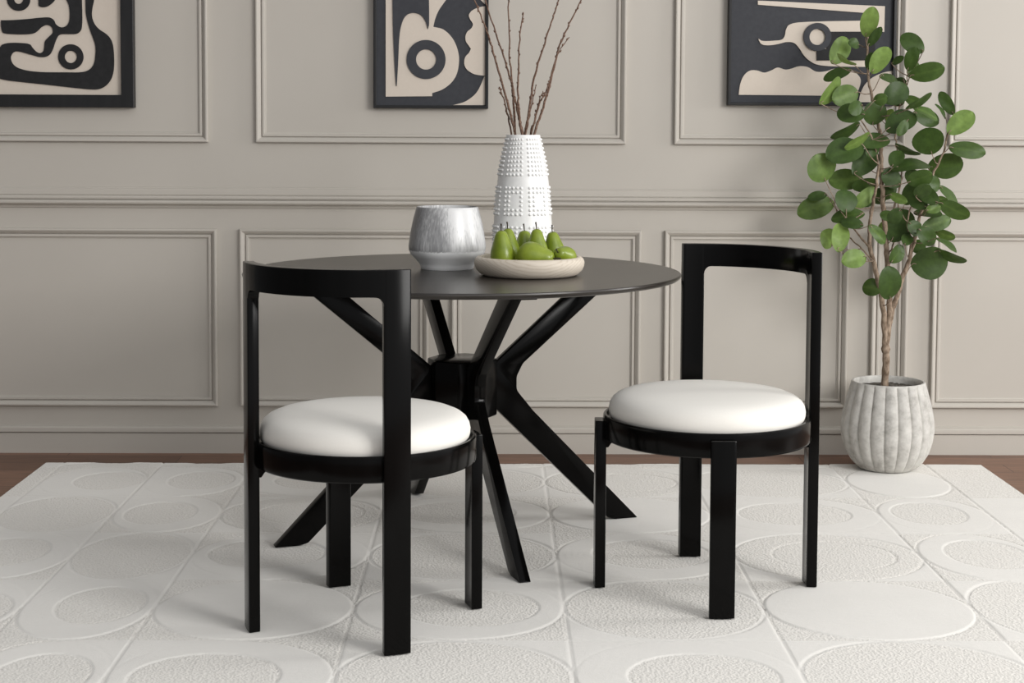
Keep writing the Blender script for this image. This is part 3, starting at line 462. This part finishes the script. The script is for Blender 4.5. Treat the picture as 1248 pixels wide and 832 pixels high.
TWL = ['short brown bare twig leaning left at the left edge of the vase mouth', 'long brown bare twig leaning farthest left out of the white vase', 'long bare twig leaning left, just right of the farthest left twig in the vase',
       'nearly upright bare twig running past the top edge, left of the vase centre', 'thin upright bare twig ending below the top edge, above the middle of the vase',
       'long bare twig leaning gently right out of the vase, left of the farthest right twig', 'short broken twig beside the gently right-leaning twig in the vase', 'long brown bare twig leaning farthest right out of the white vase',
       'thin grey twig with forked-off tip leaning right beside the farthest right twig', 'short pale stub of a twig at the right side of the vase mouth']
for pts, lab in zip(TWIGS, TWL):
    bm = bmesh.new(); P = catmull(pts, 6); n = len(P)
    for p in P[1:-1]: p += Vector((random.gauss(0, .0009), random.gauss(0, .0009), 0))
    L0 = len(pts); r0 = .0042 if L0 > 6 else .0032
    tube(bm, P, [r0*(1-.62*i/(n-1)) for i in range(n)], 7)
    for i in range(6, n-1):
        if random.random() < .75:
            a = random.uniform(0, 2*PI); d = (P[i+1]-P[i]).normalized(); t = random.random()
            side = d.cross(Vector((math.cos(a), math.sin(a), .1))).normalized(); s = random.uniform(.0022, .0036)
            c = P[i].lerp(P[i+1], t)+side*.0026
            Mx = Matrix.Translation(c) @ (d*1+side*.45).to_track_quat('Z', 'Y').to_matrix().to_4x4()
            lathe(bm, [(0, -s*1.2), (s*.75, -s*.5), (s*.7, s*.4), (0, s*1.9)], 6, M=Mx)
    o = mk('twig', bm, M['twig'], sharp=60); tag(o, lab, 'twig', 'bare twigs in the white vase')

cup = thing('ceramic_pot', 'squat grey and white streaked ceramic pot on the table, left of the pear tray', 'pot', (-.130, 4.525, TZ))
bm = bmesh.new()
lathe(bm, [(0, .002), (.070, .002), (.0745, .000), (.0765, .002), (.0785, .010), (.0840, .020), (.0975, .034), (.1065, .044), (.1110, .055), (.1122, .066), (.1105, .080), (.1060, .110), (.0985, .145), (.0915, .172), (.0895, .1785), (.0880, .1800), (.0860, .1795), (.0850, .176), (.0900, .150), (.1020, .095), (.1060, .066), (.100, .050), (.075, .022), (0, .018)], 96)
mk('vessel', bm, M['glaze'], cup, sharp=40)

tray = thing('serving_tray', 'round pale wooden tray holding green pears, at the middle of the table', 'tray', (.1037, 4.337, TZ), .15)
bm = bmesh.new()
lathe(bm, [(0, 0), (.118, 0), (.128, .001), (.138, .006), (.1475, .016), (.1528, .028), (.1535, .037), (.1510, .0455), (.1455, .0510), (.1385, .0530), (.1340, .0520), (.1315, .0480), (.1300, .030), (.1260, .022), (.118, .0185), (0, .018)], 96)
mk('dish', bm, M['oak'], tray, sharp=40)

PL = {'p1': 'green pear standing at the front left of the tray, stem up', 'p2': 'green pear standing behind the front left pear, its round head peeping out',
      'p3': 'green pear standing at the back of the tray, second stem from the middle leftwards', 'p4': 'green pear standing in the tray between the back middle pear and the rightmost upright pear',
      'p5': 'green pear standing upright on the right of the tray', 'p6': 'large green pear lying on its side at the front middle of the tray', 'p7': 'small green pear lying at the front right of the tray with its stem pointing left'}
PL['p3'] = 'green pear standing at the back middle of the tray, behind the big lying pear'
FZ = TZ+.0185
PP = [(0, -.03), (.14, -.028), (.30, .02), (.42, .10), (.485, .20), (.5, .31), (.487, .43), (.445, .54), (.39, .64), (.34, .73), (.30, .81), (.255, .89), (.185, .955), (.09, .985), (.04, .97), (0, .962)]
def pear(key, base, top, width, height):
    base = Vector(base); d = (Vector(top)-base).normalized()
    rot = d.to_track_quat('Z', 'Y').to_matrix().to_4x4()
    t = thing('pear', PL[key], 'pear', base, group='green pears in the tray')
    ph = random.uniform(0, 6)
    bm = bmesh.new()
    lathe(bm, [(r*width, z*height) for r, z in PP], 36, rf=lambda a, i, r: r*(1+.035*math.sin(2*a+ph)+.02*math.sin(3*a+2*ph)), M=rot)
    mk('flesh', bm, M['pear'], t, sharp=80)
    bm = bmesh.new(); h = height
    pts = [rot @ Vector(p) for p in ((0, 0, h*.95), (.0006, .0004, h*.95+.008), (.0018, .001, h*.95+.016), (.0032, .0012, h*.95+.023))]
    tube(bm, pts, [.0016, .0016, .0019, .0025], 7); mk('stem', bm, M['pear_stem'], t, sharp=60)['label'] = 'thin dark pear stem'
def up(key, w):
    b, t = PEAR[key+'b'], PEAR[key+'t']; base = (b[0], b[1], FZ+.003); pear(key, base, t, w, t[2]-FZ-.002)
up('p1', .068); up('p2', .062); up('p3', .063); up('p4', .060); up('p5', .064)
def lying(key, dirv, w, h, at):
    d = Vector(dirv).normalized(); c = Vector(at); base = c-d*h*.33
    pear(key, base, base+d, w, h)
lying('p6', (.80, -.28, -.06), .075, .100, (.1059, 4.262, .8215))
lying('p7', (-.38, -.80, .34), .064, .078, (.2000, 4.300, .8140))

# ------------------------------------------------------------------ potted tree
tree = thing('potted_tree', 'tall leafy rubber-plant tree in a ribbed grey concrete planter by the wall', 'plant', (1.362, 5.31, .0079))
inv = Matrix.Translation((-1.362, -5.31, -.0079))
bm = bmesh.new()
PR = [(0, .004), (.07, .003), (.088, 0), (.100, .006), (.122, .028), (.141, .060), (.1535, .100), (.1585, .135), (.1570, .165), (.1500, .205), (.1400, .245), (.1310, .277), (.1265, .292), (.1245, .298), (.1215, .302), (.1170, .302), (.1140, .299), (.1120, .290), (.1150, .262), (0, .262)]
def lob(a, i, r):
    k = 1 if 3 <= i <= 12 else 0
    if i == 13: k = .25
    if i == 3: k = .5
    return r*(1-k*.062*(1-abs(math.sin(10*a))**.55))
lathe(bm, PR, 280, rf=lob); mk('planter', bm, M['concrete'], tree, sharp=45)['label'] = 'ribbed grey concrete planter'
bm = bmesh.new()
vs = lathe(bm, [(0, .284), (.03, .284), (.06, .281), (.09, .280), (.112, .278)], 60)
for v in vs: v.co.z += random.gauss(0, .0018)
mk('soil', bm, M['soil'], tree, sharp=60)['label'] = 'dark grey soil in the planter'
bm = bmesh.new()
tp = catmull([(TRUNK[0][0], TRUNK[0][1], TRUNK[0][2]-.03)]+TRUNK, 5)
tube(bm, [inv @ p for p in tp], [.0122+.0008*math.sin(i*1.3)*(i > 3) for i in range(len(tp))], 12)
kn = inv @ Vector(TRUNK[-1]); lathe(bm, [(0, -.02), (.012, -.014), (.0165, 0), (.012, .014), (0, .02)], 12, M=Matrix.Translation(kn))
mk('trunk', bm, M['bark'], tree, sharp=60)
for key, pts in STEMS.items():
    bm = bmesh.new(); P = catmull([p[:3] for p in pts], 5); rr = [pts[0][3]+(pts[-1][3]-pts[0][3])*i/(len(P)-1) for i in range(len(P))]
    P = [inv @ (p+Vector((random.gauss(0, .0012), random.gauss(0, .0012), 0))) for p in P]
    tube(bm, P, [r*random.uniform(.92, 1.1) for r in rr], 9)
    for B, T, w, tw, tone, S, sk in LEAVES:
        if sk != key: continue
        B, T, S = Vector(B), Vector(T), Vector(S)
        m1 = S.lerp(B, .45)+Vector((0, random.uniform(-.01, .01), -.08*(B-S).length)); Q = catmull([S, m1, B, B.lerp(T, .12)], 4)
        tube(bm, [inv @ p for p in Q], [.0019-.0008*i/(len(Q)-1) for i in range(len(Q))], 5)
    mk('branch', bm, M['bark'], tree, sharp=60)

bm = bmesh.new(); age_light = bm.verts.layers.float.new('age_light')  # vertex tone: leaf age mixed with painted light, paler along the midrib
CAMP = Vector((.2, 0, 1.2))
nu, nv = 12, 6
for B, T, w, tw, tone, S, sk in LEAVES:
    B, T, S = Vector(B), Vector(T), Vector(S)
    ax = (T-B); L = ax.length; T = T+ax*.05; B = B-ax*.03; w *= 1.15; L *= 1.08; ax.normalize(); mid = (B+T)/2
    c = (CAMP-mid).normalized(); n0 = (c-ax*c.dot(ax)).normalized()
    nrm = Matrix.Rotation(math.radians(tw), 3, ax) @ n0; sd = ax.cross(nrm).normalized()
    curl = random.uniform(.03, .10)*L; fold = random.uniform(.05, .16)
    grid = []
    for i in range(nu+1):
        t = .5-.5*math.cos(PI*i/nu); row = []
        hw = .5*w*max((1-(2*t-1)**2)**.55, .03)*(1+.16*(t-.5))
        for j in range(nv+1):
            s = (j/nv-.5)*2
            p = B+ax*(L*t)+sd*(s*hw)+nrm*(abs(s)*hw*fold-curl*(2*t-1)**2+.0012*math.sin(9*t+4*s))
            v = bm.verts.new(inv @ p); v[age_light] = min(max(tone*.92+(.14 if abs(s) < .1 else .04*(1-abs(s))), 0), 1); row.append(v)
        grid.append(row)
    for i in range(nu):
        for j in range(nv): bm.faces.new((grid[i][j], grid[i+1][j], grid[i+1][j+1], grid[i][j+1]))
me = bpy.data.meshes.new('foliage'); bm.to_mesh(me); bm.free()
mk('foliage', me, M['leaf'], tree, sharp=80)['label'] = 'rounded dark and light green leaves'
# ------------------------------------------------------------------ pictures
def picture(name, label, x0, x1, z0, z1, fw, depth, shapes, board, fmat):
    cx = (x0+x1)/2
    t = thing(name, label, 'picture', (cx, WY, z0))
    iv = Matrix.Translation((-cx, -WY, -z0))
    bm = bmesh.new(); yf = WY-depth
    prof = [(0, WY-.001), (0, yf+.0015), (.0015, yf), (fw-.0015, yf), (fw, yf+.0015), (fw, WY-.012)]
    rings = [[bm.verts.new(iv @ Vector((x, y, z))) for x, z in ((x0+w, z0+w), (x1-w, z0+w), (x1-w, z1-w), (x0+w, z1-w))] for w, y in prof]
    for A, B in zip(rings, rings[1:]):
        for k in range(4): bm.faces.new((A[k], A[(k+1) % 4], B[(k+1) % 4], B[k]))
    mk('frame', bm, fmat, t, sharp=30)
    bm = bmesh.new(); box(bm, x0+fw*.5, x1-fw*.5, WY-.018, WY-.002, z0+fw*.5, z1-fw*.5); bmesh.ops.transform(bm, matrix=iv, verts=bm.verts)
    bd = mk('backing_board', bm, board, t)
    for pts, kind, m_, y0, y1 in shapes:
        if kind == 'ring':
            (a, b), (c, _), (d, _) = pts; ro, ri = abs(c-a), abs(d-a)
            bm = bmesh.new()
            prof = [(ri, 0), (ro, 0), (ro, y1-y0), (ri, y1-y0), (ri, 0)]
            lathe(bm, prof, 64, M=Matrix.Translation((a, y1, b)) @ Matrix.Rotation(PI/2, 4, 'X'))
            bmesh.ops.remove_doubles(bm, verts=bm.verts, dist=1e-6)
        else:
            bm = slab(smooth_outline(pts, 5), y0, y1)
        bmesh.ops.transform(bm, matrix=iv, verts=bm.verts)
        mk('ring' if kind == 'ring' else 'cutout_shape', bm, m_, bd, sharp=40)
    return t
b0, b1, b2, b3 = WY-.018, WY-.022, WY-.026, WY-.030
picture('framed_picture', 'black framed art with winding black shape on cream, leftmost on the wall', -1.885, -1.2634, 1.2343, 1.90, .044, .036,
        [(ART['A_main'], 's', M['artblack'], b1, b0), (ART['A_drop'], 's', M['artblack'], b1, b0), (ART['A_ring'], 'ring', M['artblack'], b1, b0), (ART['A_ring2'], 'ring', M['artblack'], b1, b0)], M['cream'], M['frame_black'])
picture('framed_picture', 'narrow framed dark and cream abstract with a ring, middle one behind the twigs', -.4208, -.0157, 1.2370, 1.87, .010, .034,
        [(ART['B_b'], 's', M['cream'], b1, b0), (ART['B_scallop'], 's', M['cream'], b1, b0), (ART['B_corner'], 's', M['cream'], b1, b0), (ART['B_top'], 's', M['cream'], b1, b0),
         (ART['B_drip'], 's', M['navy'], b2, b1), (ART['B_ring'], 'ring', M['navy'], b2, b1)], M['navy'], M['frame_black'])
picture('framed_picture', 'wide dark framed abstract with cream hills, on the right behind the tree', .8314, 1.4253, 1.2535, 1.80, .010, .034,
        [(ART['C_bar'], 's', M['cream'], b1, b0), (ART['C_pipe'], 's', M['cream'], b1, b0), (ART['C_hill'], 's', M['cream'], b1, b0), (ART['C_arc'], 's', M['cream'], b1, b0),
         (ART['C_block'], 's', M['artblack'], b2, b1), (ART['C_ring'], 'ring', M['navy'], b3, b1)], M['navy'], M['frame_black'])

# ------------------------------------------------------------------ light and camera
def area(name, loc, target, sx, sy, power, col):
    l = bpy.data.lights.new(name, 'AREA'); l.shape = 'RECTANGLE'; l.size = sx; l.size_y = sy; l.energy = power; l.color = col
    o = bpy.data.objects.new(name, l); C.objects.link(o); o.location = loc
    o.rotation_euler = (Vector(target)-Vector(loc)).to_track_quat('-Z', 'Y').to_euler(); return o
area('key_window_light', (4.4, -.2, 2.6), (.1, 4.6, .6), 2.6, 2.0, 245, (1, .985, .96))
area('side_window_light', (5.2, 4.25, 1.8), (.3, 4.5, .5), 1.1, 1.3, 72, (1, .985, .96))
area('added_overhead_fill', (.9, .6, 3.6), (.6, 4.2, 0), 4.0, 3.0, 28, (1, .99, .97))  # unseen overhead fill, added to lift the rug
W = bpy.data.worlds.new('studio'); bpy.context.scene.world = W; W.use_nodes = True
nt = W.node_tree; bg = nt.nodes['Background']           # a pale studio, darker on its left side
sx = N(nt, 'ShaderNodeSeparateXYZ'); tc = N(nt, 'ShaderNodeTexCoord'); nt.links.new(tc.outputs['Generated'], sx.inputs[0])
mr = N(nt, 'ShaderNodeMapRange'); mr.inputs['From Min'].default_value = -.75; mr.inputs['From Max'].default_value = .75
mr.inputs['To Min'].default_value = .16; mr.inputs['To Max'].default_value = .86; nt.links.new(sx.outputs['X'], mr.inputs['Value'])
bg.inputs['Color'].default_value = (.98, .985, 1, 1); nt.links.new(mr.outputs[0], bg.inputs['Strength'])

cam = bpy.data.cameras.new('camera'); co = bpy.data.objects.new('camera', cam); C.objects.link(co)
cam.sensor_fit = 'HORIZONTAL'; cam.sensor_width = 36; cam.lens = 36*1906.8/1248; cam.shift_y = -141.25/1248
r_ = Vector((0.99991, -0.012385, 0.00499)); u_ = Vector((-0.0042013, 0.0629162, 0.99801)); f_ = Vector((0.0126745, 0.997942, -0.0628585))
mw = Matrix(((r_.x, u_.x, -f_.x, 0), (r_.y, u_.y, -f_.y, 0), (r_.z, u_.z, -f_.z, 1.1728), (0, 0, 0, 1)))
co.matrix_world = mw
bpy.context.scene.camera = co
vs_ = bpy.context.scene.view_settings
vs_.view_transform = 'Standard'; vs_.look = 'None'; vs_.exposure = .06; vs_.gamma = 1; vs_.use_curve_mapping = False
